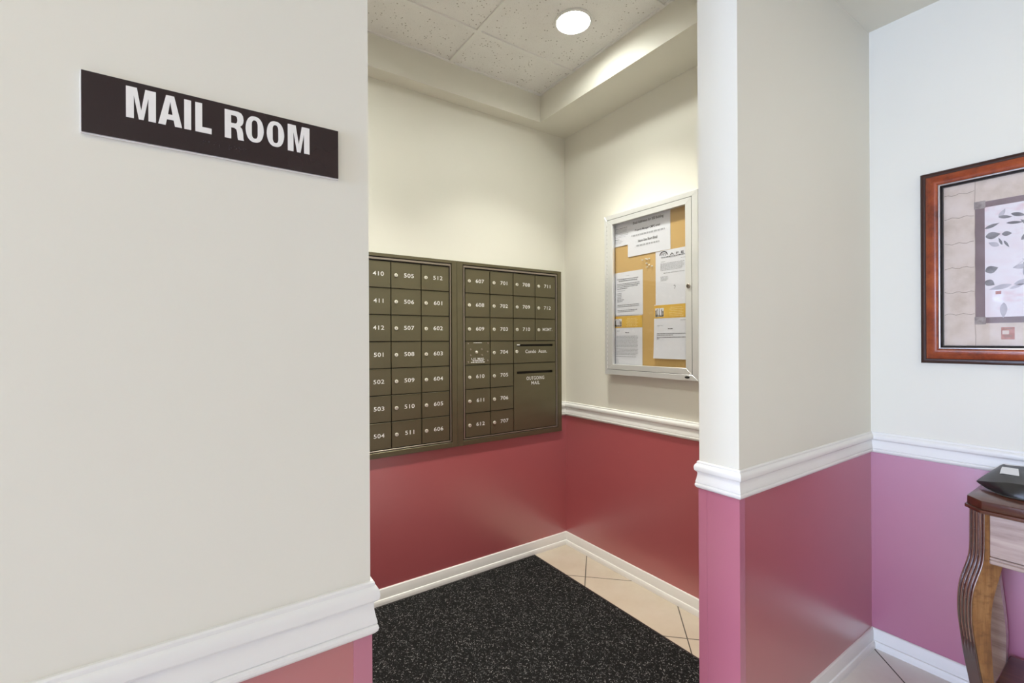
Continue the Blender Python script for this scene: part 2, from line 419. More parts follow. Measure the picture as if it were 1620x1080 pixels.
mb = MB(); mb.box(MX0-TH, XB+TH, YI, YM+TH, 3.02, 3.1, 'slab'); struct(mb, 'ceiling_slab', smooth=0)

# recessed mail room ceiling: soffit ring, lay-in tiles with a hole for the downlight, grid bars
RX0, RY0 = -0.62, 1.06
mb = MB()
mb.box(XS, XB, YI, YM, ZS, 3.02, 'cream'); mb.box(MX0, RX0, YI, YM, ZS, 3.02, 'cream')
mb.box(RX0, XS, YSF, YM, ZS, 3.02, 'cream'); mb.box(RX0, XS, YI, RY0, ZS, 3.02, 'cream')
struct(mb, 'ceiling_soffit', smooth=0)
LX, LX2, LY, LR = 1.4700, 0.3600, 1.6285, 0.079
GX = [-0.089, 0.5215, 1.132]; GY = [1.3265, 1.9395]
mb = MB(); xs = [RX0]+GX+[XS]; ys = [RY0]+GY+[YSF]; zt = ZT+0.005
for i in range(len(xs)-1):
    for j in range(len(ys)-1):
        a0, a1, b0, b1 = xs[i], xs[i+1], ys[j], ys[j+1]
        lx = next((q for q in (LX, LX2) if a0 < q < a1 and b0 < LY < b1), None)
        if lx is not None:
            angs = sorted([2*math.pi*k/48 for k in range(48)]+[math.atan2(y-LY, x-lx) % (2*math.pi) for x in (a0, a1) for y in (b0, b1)])
            inn = []; out = []
            for t in angs:
                c, s_ = math.cos(t), math.sin(t)
                k = min((a1-lx)/c if c > 1e-9 else 9, (a0-lx)/c if c < -1e-9 else 9, (b1-LY)/s_ if s_ > 1e-9 else 9, (b0-LY)/s_ if s_ < -1e-9 else 9)
                inn.append((lx+LR*c, LY+LR*s_, zt)); out.append((lx+k*c, LY+k*s_, zt))
            mb.grid([inn, out], 'ctile', True)
        else: mb.face([(a0, b0, zt), (a1, b0, zt), (a1, b1, zt), (a0, b1, zt)], 'ctile')
struct(mb, 'ceiling', smooth=0)
mb = MB(); hw = 0.012
for x in GX: mb.box(x-hw, x+hw, RY0, YSF, ZT-0.003, ZT+0.02, 'tbar')
for y in GY:
    for a, b in zip([RX0]+[g+hw for g in GX], [g-hw for g in GX]+[XS]): mb.box(a, b, y-hw, y+hw, ZT-0.003, ZT+0.02, 'tbar')
struct(mb, 'trim_1', smooth=0)
mb = MB()
mb.box(RX0, XS, YSF-0.012, YSF, ZT-0.002, ZT+0.006, 'tbar'); mb.box(RX0, XS, RY0, RY0+0.012, ZT-0.002, ZT+0.006, 'tbar')
mb.box(XS-0.012, XS, RY0+0.012, YSF-0.012, ZT-0.002, ZT+0.006, 'tbar'); mb.box(RX0, RX0+0.012, RY0+0.012, YSF-0.012, ZT-0.002, ZT+0.006, 'tbar')
struct(mb, 'trim_2', smooth=0)

# chair rails and baseboards
rail = [(0, RAIL_TOP), (0.0040, RAIL_TOP-0.0005), (0.0060, RAIL_TOP-0.0030), (0.0062, RAIL_TOP-0.0085), (0.0078, RAIL_TOP-0.0095), (0.0108, RAIL_TOP-0.0130), (0.0128, RAIL_TOP-0.0190), (0.0130, RAIL_TOP-0.0250),
        (0.0118, RAIL_TOP-0.0310), (0.0085, RAIL_TOP-0.0350), (0.0052, RAIL_TOP-0.0370), (0.0046, RAIL_TOP-0.0420), (0.0052, RAIL_TOP-0.0500), (0.0070, RAIL_TOP-0.0600),
        (0.0092, RAIL_TOP-0.0690), (0.0092, RAIL_TOP-0.0720), (0.0072, RAIL_TOP-0.0735), (0.0102, RAIL_TOP-0.0755), (0.0112, RAIL_TOP-0.0800), (0.0098, RAIL_TOP-0.0850), (0.0050, ZR+0.0010), (0, ZR)]
base = [(0, ZB), (0.004, ZB), (0.0075, ZB-0.004), (0.0080, ZB-0.010), (0.0095, ZB-0.014), (0.0098, 0.030), (0.0150, 0.0285), (0.0180, 0.022), (0.0187, 0.012), (0.0187, 0.0), (0, 0)]
mb = MB(); sweep(mb, [(HX0, YS), (XE, YS), (XE, YI), (MX0, YI)], rail, 'white'); struct(mb, 'trim_3', smooth=24)
mb = MB(); sweep(mb, [(1.9715, YM), (XB, YM), (XB, YI), (XJ, YI), (XJ, YS), (XR, YS), (XR, HY0)], rail, 'white'); struct(mb, 'trim_4', smooth=24)
mb = MB(); sweep(mb, [(MX0, YM), (0.436, YM)], rail, 'white'); struct(mb, 'trim_5', smooth=24)
mb = MB(); sweep(mb, [(HX0, YS), (XE, YS), (XE, YI), (MX0, YI)], base, 'white'); struct(mb, 'baseboard_left')
mb = MB(); sweep(mb, [(MX0, YM), (XB, YM), (XB, YI), (XJ, YI), (XJ, YS), (XR, YS), (XR, HY0)], base, 'white'); struct(mb, 'baseboard_right')

# plastic corner guards on the two jambs, from baseboard to chair rail
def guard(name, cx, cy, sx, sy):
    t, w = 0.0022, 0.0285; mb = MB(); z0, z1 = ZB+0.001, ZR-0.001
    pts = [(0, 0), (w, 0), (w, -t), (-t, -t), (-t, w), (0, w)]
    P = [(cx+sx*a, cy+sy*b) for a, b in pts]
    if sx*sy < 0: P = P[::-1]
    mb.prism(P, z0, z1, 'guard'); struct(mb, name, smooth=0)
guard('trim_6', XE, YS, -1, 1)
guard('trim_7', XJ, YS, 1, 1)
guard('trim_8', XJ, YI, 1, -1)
mb = MB(); mb.box(XJ-0.0012, XJ, YS+0.0285, YI-0.0285, ZB+0.001, ZR-0.001, 'guard'); struct(mb, 'added_daylight_panel', smooth=0)  # added panel: pink of strong daylight on the plum jamb, put in as colour

# ------------------------------------------------------------------ recessed downlight
def beam(name, x, y, z, power, col, spread):      # the light a recessed fixture throws down
    l = bpy.data.lights.new(name, 'AREA'); l.shape = 'DISK'; l.size = 0.145; l.energy = power; l.color = col; l.spread = math.radians(spread)
    o = bpy.data.objects.new(name, l); COL.objects.link(o); o.location = (x, y, z); return o
def downlight(x, y, label, mat, gain):
    t = thing('recessed_light', (x, y, ZT), label, 'ceiling light')
    mb = MB(); mb.lathe([(0.0775, 0.0), (0.0785, -0.004), (0.087, -0.004), (0.089, 0.0), (0.089, 0.004), (0.0775, 0.004)], (x, y, ZT), (0, 0, 1), 'lamptrim', 48, False)
    mb.build('trim_ring', t)
    mb = MB(); mb.lathe([(0.0775, 0.0), (0.0765, 0.018), (0.0765, 0.05)], (x, y, ZT), (0, 0, 1), 'lamptrim', 48, False); mb.build('reflector', t)
    mb = MB(); mb.lathe([(0.0755, 0.018), (0.074, 0.05)], (x, y, ZT), (0, 0, 1), mat, 48); mb.build('diffuser', t)
    for dx, dy in ((-0.012, 0.010), (0.011, -0.008)):
        mb = MB(); mb.lathe([(0.001, 0.006), (0.0045, 0.0075), (0.005, 0.018)], (x+dx, y+dy, ZT), (0, 0, 1), 'tip', 12); mb.build('bulb_tip', t)
    beam('downlight_beam', x, y, ZT+0.0165, BEAM_W*gain, (0.98, 0.98, 0.89), 95)
downlight(LX, LY, 'round lit recessed downlight in the tiled ceiling near the notice board', 'lamp', 1.0)
downlight(LX2, LY, 'added unseen recessed downlight in the tiled ceiling farther left behind the sign wall', 'lampadded', 1.15)  # second downlight, added out of view to brighten the mail room

# unseen panels added as soft fill light (above and behind the camera)
def panel(x, y, label, mat):
    t = thing('added_fill_panel', (x, y, ZC), label, 'ceiling light', 'added hall fill panels')
    mb = MB()
    for q in ((x-0.6, x+0.6, y-0.3, y-0.27), (x-0.6, x+0.6, y+0.27, y+0.3), (x-0.6, x-0.57, y-0.27, y+0.27), (x+0.57, x+0.6, y-0.27, y+0.27)): mb.box(*q, ZC-0.012, ZC, 'lamptrim')
    mb.build('frame', t, 0)
    mb = MB(); mb.box(x-0.57, x+0.57, y-0.27, y+0.27, ZC-0.008, ZC-0.002, mat); mb.build('diffuser', t, 0)
panel(1.75, -0.75, 'added white fill light panel on the hall ceiling nearer the picture wall', 'fillpanel')
panel(-1.3, -0.3, 'added white fill light panel on the hall ceiling nearer the end window', 'fillpanelwarm')

# ------------------------------------------------------------------ MAIL ROOM sign
sx0, sx1, sz0, sz1 = -0.1195, 0.1916, 1.6151, 1.6927
t = thing('wall_sign', ((sx0+sx1)/2, YS, sz0), 'dark brown plastic sign reading MAIL ROOM in white letters', 'sign')
mb = MB(); mb.box(sx0-0.0014, sx1+0.0006, YS-0.0042, YS, sz0-0.0014, sz1+0.0006, 'acrylic', 0.0004); mb.build('backing', t)
mb = MB(); mb.box(sx0, sx1, YS-0.0062, YS-0.0042, sz0, sz1, 'signplate', 0.0004); mb.build('plate', t)
yy = YS-0.0062
def stadium(cx, x0, x1, z0, z1, n=10):             # tall rounded outline of a condensed O
    r = (x1-x0)/2; k = 1.12; pts = []
    for i in range(4*n):
        a = 2*math.pi*i/(4*n); c, q = math.cos(a), math.sin(a)
        px = math.copysign(abs(c)**0.82, c)*r; pz = math.copysign(abs(q)**0.9, q)*min(r*k, (z1-z0)/2)
        pts.append(((x0+x1)/2+px, (z1-r*k+pz) if q >= 0 else (z0+r*k+pz)))
    return pts
def glyph(ch, w):                                  # outlines (first outer, then holes) in a unit box
    s = 0.0080/w
    if ch == 'M': return [[(0, 0), (s, 0), (s, 0.74), (0.42, 0), (0.58, 0), (1-s, 0.74), (1-s, 0), (1, 0), (1, 1), (1-s*1.4, 1), (0.5, 0.30), (s*1.4, 1), (0, 1)]]
    if ch == 'A': return [[(0, 0), (s, 0), (s+0.055, 0.20), (1-s-0.055, 0.20), (1-s, 0), (1, 0), (0.67, 1), (0.33, 1)], [(0.405, 0.37), (0.5, 0.80), (0.595, 0.37)]]
    if ch == 'I': return [[(0, 0), (1, 0), (1, 1), (0, 1)]]
    if ch == 'L': return [[(0, 0), (1, 0), (1, 0.19), (s, 0.19), (s, 1), (0, 1)]]
    if ch == 'O': return [stadium(0.5, 0, 1, -0.015, 1.015), stadium(0.5, s, 1-s, 0.165, 0.835)[::-1]]
    return [[(0, 0), (s, 0), (s, 0.40), (0.50, 0.40), (0.60, 0.36), (0.64, 0.26), (0.66, 0.08), (0.69, 0), (1.0, 0), (0.97, 0.08), (0.95, 0.27), (0.90, 0.41), (0.79, 0.485), (0.90, 0.55), (0.96, 0.64), (0.98, 0.74), (0.95, 0.87), (0.86, 0.96), (0.70, 1), (0, 1)],
            [(s, 0.56), (s, 0.84), (0.54, 0.84), (0.62, 0.81), (0.65, 0.74), (0.65, 0.67), (0.62, 0.59), (0.54, 0.56)]]
def flat_letter(loops, depth):                     # filled and slightly extruded outline
    cu = bpy.data.curves.new('g', 'CURVE'); cu.dimensions = '2D'; cu.fill_mode = 'BOTH'; cu.extrude = depth/2
    for lp in loops:
        sp = cu.splines.new('POLY'); sp.points.add(len(lp)-1); sp.use_cyclic_u = True
        for q, (x, y) in zip(sp.points, lp): q.co = (x, y, 0, 1)
    ob = bpy.data.objects.new('g', cu); COL.objects.link(ob); bpy.context.view_layer.update()
    me = bpy.data.meshes.new_from_object(ob.evaluated_get(bpy.context.evaluated_depsgraph_get()))
    bpy.data.objects.remove(ob); bpy.data.curves.remove(cu); return me
mb = MB()
for ch, x0, x1 in (('M', -0.0760, -0.0449), ('A', -0.0425, -0.0163), ('I', -0.0139, -0.0060), ('L', -0.0012, 0.0179), ('R', 0.0337, 0.0578), ('O', 0.0598, 0.0836), ('O', 0.0875, 0.1113), ('M', 0.1164, 0.1476)):
    loops = [[((x1-x0)*u, 0.0408*v) for u, v in P] for P in glyph(ch, x1-x0)]
    mb.mesh(flat_letter(loops, 0.0008), 'letter', on_y(x0, yy-0.0004, 1.6444))
o = mb.build('lettering', t, 0); o['label'] = 'raised white letters MAIL ROOM'
mb = MB()
br = {'m': (0, 2, 1), 'a': (0,), 'i': (2, 1), 'l': (0, 2, 4), 'r': (0, 2, 3, 4), 'o': (0, 3, 4)}   # dot numbers in a 2x3 cell
x = 0.0085
for ch in 'mail room':
    if ch != ' ':
        for d in br[ch]:
            mb.lathe([(0.0009, 0.0), (0.0007, 0.0004), (0.0002, 0.0007)], (x+(d % 2)*0.0024, yy, 1.6335-(d//2)*0.0024), (0, -1, 0), 'signplate', 8)
    x += 0.0062
mb.build('braille', t)

# ------------------------------------------------------------------ mailboxes
FY = YM-0.020                                   # front of the surround
CW, RH, ZTOP = 0.1665, 0.1377, 1.757
def ring_y(mb, x0, x1, z0, z1, wl, wr, wt, wb, yb, yf, m, bev=0.001):
    mb.box(x0, x0+wl, yf, yb, z0, z1, m, bev); mb.box(x1-wr, x1, yf, yb, z0, z1, m, bev)
    mb.box(x0+wl, x1-wr, yf, yb, z1-wt, z1, m, bev); mb.box(x0+wl, x1-wr, yf, yb, z0, z0+wb, m, bev)
mb = MB(); mb.lathe([(0.0098, 0.0), (0.0098, 0.0035), (0.0088, 0.0052), (0.0072, 0.0055), (0.0070, 0.0062)], (0, 0, 0), (0, -1, 0), 'nickel', 20)
mb.box(-0.0011, 0.0011, -0.0067, -0.0060, -0.0044, 0.0044, 'hole')
LOCK0 = mb.build('lock'); LOCK_ME = LOCK0.data; bpy.data.objects.remove(LOCK0)
DOORF = FY+0.0045                               # door faces sit a little behind the surround
def add_lock(door, x, z):
    o = bpy.data.objects.new('lock', LOCK_ME); COL.objects.link(o); o.parent = door
    o.location = Vector((x, DOORF, z))-parent_world(door); o['label'] = 'round nickel cylinder lock'
def add_text(door, body, x, z, w=None, h=0.0215, off=0.008):
    me = text_mesh(body, 1.0, off, 0.0, (w, h) if w else (None, h), 1.08)
    if not w:
        for v in me.vertices: v.co.x *= 1.22
    mb = MB(); mb.mesh(me, 'letter', on_y(x, DOORF-0.0006, z)); mb.build('number' if any(c.isdigit() for c in body) else 'lettering', door, 0)
GAP = 0.0022
def door(unit, x0, x1, z0, z1, name='door', slot=None):
    mb = MB(); a0, a1, b0, b1 = x0+GAP, x1-GAP, z0+GAP, z1-GAP
    if slot is None: mb.box(a0, a1, DOORF, DOORF+0.011, b0, b1, 'bronze', 0.0012)
    else:
        s0, s1, t0, t1 = slot
        mb.box(a0, a1, DOORF, DOORF+0.011, b0, t0, 'bronze', 0.0006); mb.box(a0, a1, DOORF, DOORF+0.011, t1, b1, 'bronze', 0.0006)
        mb.box(a0, s0, DOORF, DOORF+0.011, t0, t1, 'bronze'); mb.box(s1, a1, DOORF, DOORF+0.011, t0, t1, 'bronze')
    mb.box(a0, a1, DOORF-0.0012, DOORF+0.003, b1-0.0035, b1, 'bronze', 0.0004)     # folded top lip of the door
    o = mb.build(name, unit, origin=((a0+a1)/2, DOORF, b0))
    return o
def unit(x0, x1, dx0, label):
    t = thing('mailbox_bank', ((x0+x1)/2, YM, 0.7534), label, 'mailbox', 'wall mailbox banks')
    dx1 = dx0+4*CW; dz0, dz1 = ZTOP-7*RH, ZTOP
    mb = MB(); ring_y(mb, x0, x1, 0.7534, 1.795, dx0-x0-0.016, x1-dx1-0.014, 1.795-dz1-0.021, dz0-0.7534-0.012, YM-0.0013, FY, 'bronze')
    mb.build('surround', t)
    mb = MB(); ring_y(mb, dx0-0.0115, dx1+0.0095, dz0-0.0075, dz1+0.0165, 0.0075, 0.0060, 0.0105, 0.0050, YM-0.006, FY+0.002, 'bead', 0.0006); mb.build('inner_bead', t)
    mb = MB(); mb.box(x0+0.01, x1-0.01, YM-0.006, YM-0.0013, 0.765, 1.785, 'bronzedark'); mb.build('back_panel', t)
    return t
def rowz(k): return ZTOP-(k+1)*RH, ZTOP-k*RH
L0 = 1.1583-4*CW
u1 = unit(0.4385, 1.2034, L0, 'left bronze mailbox bank, half hidden by the wall, compartments 410 to 606')
names1 = [None, ['410', '411', '412', '501', '502', '503', '504'], ['505', '506', '507', '508', '509', '510', '511'], ['512', '601', '602', '603', '604', '605', '606']]
for c in range(4):
    for k in range(7):
        z0, z1 = rowz(k); xx = L0+c*CW
        d = door(u1, xx, xx+CW, z0, z1)
        add_lock(d, xx+0.0265, (z0+z1)/2)
        if names1[c]: add_text(d, names1[c][k], xx+(0.098 if c > 1 else 0.101), (z0+z1)/2+0.003)
R0 = 1.2578
u2 = unit(1.2042, 1.9697, R0, 'right bronze mailbox bank with outgoing mail slot, beside the room corner')
names2 = [['607', '608', '609', None, '610', '611', '612'], ['701', '702', '703', '704', '705', '706', '707'], ['708', '709', '710'], ['711', '712', 'MGMT.']]
for c in range(4):
    for k, nm in enumerate(names2[c]):
        z0, z1 = rowz(k); xx = R0+c*CW
        if nm is None: continue
        d = door(u2, xx, xx+CW, z0, z1)
        add_lock(d, xx+0.0265, (z0+z1)/2)
        add_text(d, nm, xx+0.098, (z0+z1)/2+0.003, 0.078 if nm == 'MGMT.' else None, 0.019 if nm == 'MGMT.' else 0.0215)
# carrier's access plate
z0, z1 = rowz(3)
d = door(u2, R0, R0+CW, z0, z1, 'access_plate'); d['label'] = 'bronze access plate with screws and small white U.S. MAIL print'
mb = MB(); mb.lathe([(0.008, 0), (0.008, 0.004), (0.005, 0.0065)], (R0+0.073, DOORF, z0+0.074), (0, -1, 0), 'nickel', 16); mb.build('lock', d)
for a, b in ((0.018, 0.124), (0.150, 0.126), (0.034, 0.090), (0.108, 0.090), (0.034, 0.056), (0.110, 0.056), (0.148, 0.076), (0.018, 0.018), (0.148, 0.024)):
    mb = MB(); mb.lathe([(0.0052, 0), (0.0046, 0.0022), (0.002, 0.0034)], (R0+a, DOORF, z0+b), (0, -1, 0), 'bead', 12); mb.build('screw', d)
mb = MB(); yt = DOORF-0.0006
mb.mesh(text_mesh('U.S. MAIL', 1, 0.01, 0, (0.088, 0.0125)), 'letter', on_y(R0+0.083, yt, z0+0.0355)); mb.build('lettering', d, 0); mb = MB()
for zz, xa, xb in ((0.0225, 0.048, 0.118), (0.0135, 0.036, 0.130)):
    x = R0+xa
    while x < R0+xb:
        w = random.uniform(0.006, 0.016); mb.face([(x, yt, z0+zz), (x+w, yt, z0+zz), (x+w, yt, z0+zz+0.0048), (x, yt, z0+zz+0.0048)], 'letter'); x += w+0.0028
mb.build('fine_print', d, 0); mb = MB(); x = R0+0.054
while x < R0+0.106:
    w = random.uniform(0.005, 0.010); mb.face([(x, yt, z0+0.1265), (x+w, yt, z0+0.1265), (x+w, yt, z0+0.1305), (x, yt, z0+0.1305)], 'letter'); x += w+0.002
mb.build('fine_print', d, 0)
# association box and outgoing mail
xa, xb = R0+2*CW, R0+4*CW
z0, z1 = rowz(3)
d = door(u2, xa, xb, z0, z1, 'slot_door', (xa+0.026, xb-0.026, z1-0.034, z1-0.021)); d['label'] = 'wide mailbox door with a mail slot, lettered Condo Assn.'
add_lock(d, xa+0.0225, (z0+z1)/2+0.003); add_text(d, 'Condo', (xa+xb)/2-0.036, (z0+z1)/2+0.003, 0.082, 0.0215); add_text(d, 'Assn.', (xa+xb)/2+0.058, (z0+z1)/2+0.003, 0.070, 0.0215)
mb = MB(); mb.box(xa+0.026, xa+0.048, DOORF-0.0006, DOORF+0.003, z1-0.028, z1-0.0205, 'acrylic', 0.001); mb.build('paper_scrap', d)
z0, z1 = ZTOP-7*RH, ZTOP-4*RH
d = door(u2, xa, xb, z0, z1, 'outgoing_panel', (xa+0.024, xb-0.028, z1-0.0665, z1-0.0505)); d['label'] = 'tall panel with a dark mail slot, lettered OUTGOING MAIL'
add_text(d, 'OUTGOING', (xa+xb)/2, z1-0.0955, 0.139, 0.0215); add_text(d, 'MAIL', (xa+xb)/2, z1-0.1255, 0.066, 0.0215)

# ------------------------------------------------------------------ notice board cabinet
BX = XB-0.055                                   # front plane
t = thing('notice_board_cabinet', (XB, 1.613, 1.149), 'wall-mounted aluminium notice cabinet with glass door and cork back', 'notice board')
by0, by1, bz0, bz1 = 1.3090, 1.9170, 1.1490, 2.0630
mb = MB(); ring_x(mb, XB, 0.055, by0, by1, bz0, bz1, 0.0175, 0.0330, 0.0250, 0.0280, 'alu', 0.0012); mb.build('frame', t)
dy0, dy1, dz0, dz1 = by0+0.0352, by1-0.0198, bz0+0.0300, bz1-0.0272
mb = MB(); ring_x(mb, BX+0.022, 0.022, dy0, dy1, dz0, dz1, 0.0400, 0.0340, 0.0290, 0.0290, 'alu', 0.0010); dr = mb.build('door', t)
mb = MB(); ring_x(mb, BX+0.012, 0.010, by0+0.031, by1-0.0165, bz0+0.0265, bz1-0.0235, 0.006, 0.006, 0.006, 0.006, 'aludark'); mb.build('gap_shade_ring', t)  # dark filler ring added in place of the shade inside the gap
mb = MB(); mb.box(BX+0.010, BX+0.012, dy0+0.030, dy1-0.036, dz0+0.026, dz1-0.026, 'glass'); mb.build('glass_pane', dr)
mb = MB(); mb.lathe([(0.0105, 0), (0.0105, 0.005), (0.008, 0.007), (0.0078, 0.006)], (BX, 1.3600, 1.6070), (-1, 0, 0), 'bead', 20)
mb.box(BX-0.0076, BX-0.006, 1.3590, 1.3610, 1.601, 1.613, 'hole'); mb.build('lock', dr)
mb = MB(); mb.lathe([(0.011, 0), (0.011, 0.0015), (0.009, 0.002)], (0, 0, 0), (-1, 0, 0), 'aludark', 24)
for v in mb.bm.verts: v.co.y *= 1.25; v.co.z *= 0.55; v.co += Vector((BX, 1.3700, 1.1640))
mb.build('badge', t)
mb = MB(); n = 34
for i in range(n):
    z = dz0+0.004+(dz1-dz0-0.008)*i/n; mb.lathe([(0.0032, 0), (0.0032, (dz1-dz0)/n*0.62)], (BX+0.001, dy1+0.0012, z), (0, 0, 1), 'alu', 8)
mb.build('hinge', t)
CK = XB-0.018
mb = MB(); mb.box(CK, XB-0.0005, by0+0.018, by1-0.016, bz0+0.026, bz1-0.024, 'cork'); mb.build('cork_panel', t)

def notice(name, y1, y0, z1, z0, dx, label, items, curl=0.003, lift=0.0, tilt=(0, 0), group='papers pinned in the notice cabinet', head=0):
    """paper sheet facing -x; left edge y1, right edge y0; items: (kind, u0, u1, v, ...) with u from left, v from top (0..1)"""
    mb = MB(); W_, H_ = y1-y0, z1-z0
    def P(u, v, off=0.0):
        h = dx+curl*math.sin(math.pi*u)*(0.4+0.6*v)*0.5 + lift*v*v + curl*0.4*(1-u)*v
        return (CK-0.0008-h-off, y1-W_*u, z1-H_*v + tilt[0]*(u-0.5))
    nu, nv = 8, 12
    mb.grid([[P(i/nu, j/nv) for i in range(nu+1)] for j in range(nv+1)], 'paper')
    th = 0.0003
    mb.grid([[P(i/nu, j/nv, -th) for i in range(nu+1)] for j in range(nv+1)], 'paper')
    def quad(u0, u1, v0, v1, m, off=0.0005):
        k = max(1, int((u1-u0)*8))
        mb.grid([[P(u0+(u1-u0)*i/k, v, off) for i in range(k+1)] for v in (v0, v1)], m)
    for it in items:
        if it[0] == 'line':                       # greeked line of print
            _, u0, u1, v, hgt, m = it; u = u0
            while u < u1:
                w = random.uniform(0.02, 0.075); quad(u, min(u+w, u1), v, v+hgt, m, 0.0009); u += w+0.012
        elif it[0] == 'rect': quad(*it[1:5], it[5], 0.0005)
        elif it[0] == 'over': quad(*it[1:5], it[5], 0.0008)
        elif it[0] == 'text':
            _, body, u, v, w, h, m = it; p = P(u, v, 0.0010)
            mb.mesh(text_mesh(body, 1, 0.012, 0, (w*W_, h*H_)), m, on_x(*p))
        elif it[0] == 'poly':
            mb.bm.faces.new([mb.bm.verts.new(P(a, b, 0.0011)) for a, b in it[1]]).material_index = mb.mi(it[2])
    o = mb.build(name, None, origin=(CK, (y0+y1)/2, z0), smooth=60, normals=False)
    return tag(o, label, 'paper notice', group)
L = lambda v0, n, dv, u0, u1s, h=0.008, m='grey': [('line', u0, random.choice(u1s) if isinstance(u1s, list) else u1s, v0+i*dv, h, m) for i in range(n)]
notice('paper_notice', 1.8790, 1.6750, 2.0400, 1.8815, 0.0004, 'small white typed notice at the upper left behind the large email notice',
       [('line', 0.08, 0.52, 0.36, 0.015, 'ink')]+L(0.41, 3, 0.045, 0.06, [0.5, 0.56], 0.014)+L(0.57, 3, 0.05, 0.06, [0.45, 0.55], 0.014)+[('line', 0.07, 0.22, 0.745, 0.02, 'ink')]+L(0.79, 3, 0.045, 0.07, [0.3, 0.36], 0.014))
notice('paper_notice', 1.7700, 1.4880, 2.0270, 1.8110, 0.0016, 'large landscape notice headed Email Addresses for 300 Building',
       [('text', 'Email Addresses for 300 Building', 0.495, 0.17, 0.72, 0.085, 'ink'), ('text', 'Property Manager CMPC email', 0.48, 0.36, 0.59, 0.070, 'ink'), ('line', 0.10, 0.88, 0.46, 0.042, 'grey'),
        ('text', 'Home Gate Board Email', 0.49, 0.635, 0.45, 0.066, 'ink'), ('line', 0.22, 0.76, 0.735, 0.042, 'grey')], 0.002)
arch = [(0.26+0.13*math.cos(a), 0.085-0.075*math.sin(a)) for a in [math.pi*i/10 for i in range(11)]]
arch2 = [(0.26+0.10*math.cos(a), 0.085-0.055*math.sin(a)) for a in [math.pi*i/10 for i in range(11)]][::-1]
items3 = [('poly', [arch[i], arch[i+1], arch2[9-i], arch2[10-i]], 'ink') for i in range(10)]
items3 += [('rect', 0.20, 0.215, 0.055, 0.10, 'ink'), ('rect', 0.255, 0.27, 0.055, 0.10, 'ink'), ('rect', 0.305, 0.32, 0.055, 0.10, 'ink'), ('rect', 0.20, 0.32, 0.055, 0.065, 'ink')]
items3 += [('text', 'A F E', 0.66, 0.085, 0.42, 0.042, 'ink'), ('line', 0.18, 0.90, 0.118, 0.013, 'ink'), ('line', 0.20, 0.62, 0.138, 0.006, 'grey'), ('line', 0.78, 0.92, 0.175, 0.008, 'grey'), ('line', 0.18, 0.30, 0.20, 0.008, 'grey')]
items3 += L(0.235, 6, 0.024, 0.16, [0.88, 0.84, 0.8], 0.009)+[('line', 0.26, 0.88, 0.408, 0.014, 'grey')]+L(0.475, 4, 0.023, 0.16, [0.4, 0.56, 0.35], 0.009)
items3 += [('poly', [(0.56, 0.66), (0.60, 0.64), (0.63, 0.67), (0.60, 0.72), (0.585, 0.715), (0.61, 0.67)], 'grey')]
notice('paper_notice', 1.5820, 1.3840, 1.8095, 1.5250, 0.0006, 'white letter with a house-arch logo, at the right below the email notice', items3, 0.002)
notice('paper_notice', 1.8765, 1.6670, 1.7310, 1.4860, 0.0006, 'plain typed white page in the middle of the left column',
       [('line', 0.45, 0.55, 0.09, 0.008, 'grey'), ('line', 0.12, 0.86, 0.155, 0.012, 'ink'), ('line', 0.18, 0.82, 0.195, 0.012, 'ink')]+L(0.265, 3, 0.036, 0.13, [0.9, 0.85], 0.010, 'ink')+[('line', 0.13, 0.5, 0.375, 0.010, 'ink'), ('line', 0.13, 0.42, 0.425, 0.010, 'grey')]
       +L(0.485, 6, 0.037, 0.13, [0.32, 0.38, 0.28], 0.010, 'ink')+L(0.755, 2, 0.035, 0.14, [0.88, 0.82], 0.010, 'ink')+L(0.875, 2, 0.033, 0.14, [0.82, 0.74], 0.010, 'ink'), 0.006)
def letterhead(orow, odiv):
    it = [('rect', 0.0, 1.0, 0.012, orow, 'orange'), ('over', 0.035, 0.30, orow*0.26, orow*0.90, 'paper')]
    for i, (a, b, top) in enumerate(((0.04, 0.075, 0.4), (0.085, 0.11, 0.30), (0.155, 0.178, 0.26), (0.225, 0.25, 0.32), (0.26, 0.295, 0.45))):
        it.append(('poly', [(a, orow*0.88), (b, orow*0.88), (b, orow*top), (a, orow*(top+0.04))], 'photo'))
    it.append(('poly', [(0.04, orow*0.885), (0.295, orow*0.885), (0.295, orow*0.80), (0.04, orow*0.76)], 'photo'))
    for i in range(6): it.append(('line', 0.50-0.03*(i % 2), 0.86-0.04*((i+1) % 2), orow*(0.24+0.12*i), orow*0.045, 'orangepale'))
    return it
notice('paper_notice', 1.8800, 1.6710, 1.4850, 1.2020, 0.0014, 'notice with a dull orange letterhead at the lower left, a full page of print',
       letterhead(0.245, 0)+[('line', 0.13, 0.22, 0.30, 0.010, 'ink'), ('line', 0.43, 0.57, 0.335, 0.014, 'ink')]+L(0.405, 9, 0.027, 0.11, [0.86, 0.84, 0.88], 0.010)+L(0.665, 5, 0.027, 0.10, [0.84, 0.86, 0.8], 0.010)+[('line', 0.1, 0.8, 0.815, 0.010, 'grey')]+L(0.875, 3, 0.03, 0.07, 0.2, 0.008), 0.004)
notice('paper_notice', 1.5915, 1.3850, 1.5310, 1.2490, 0.0016, 'notice with a bright orange letterhead at the lower right, few lines of print',
       letterhead(0.255, 0)+[('line', 0.78, 0.98, 0.295, 0.010, 'grey'), ('line', 0.10, 0.28, 0.385, 0.010, 'grey'), ('line', 0.43, 0.58, 0.445, 0.012, 'ink')]+L(0.535, 1, 0.03, 0.10, 0.93, 0.010, 'ink')+L(0.562, 1, 0.03, 0.10, 0.58, 0.010, 'ink')+L(0.60, 1, 0.03, 0.10, 0.93, 0.010, 'ink')+L(0.628, 1, 0.03, 0.10, 0.18, 0.010, 'ink'), 0.004, 0.008)
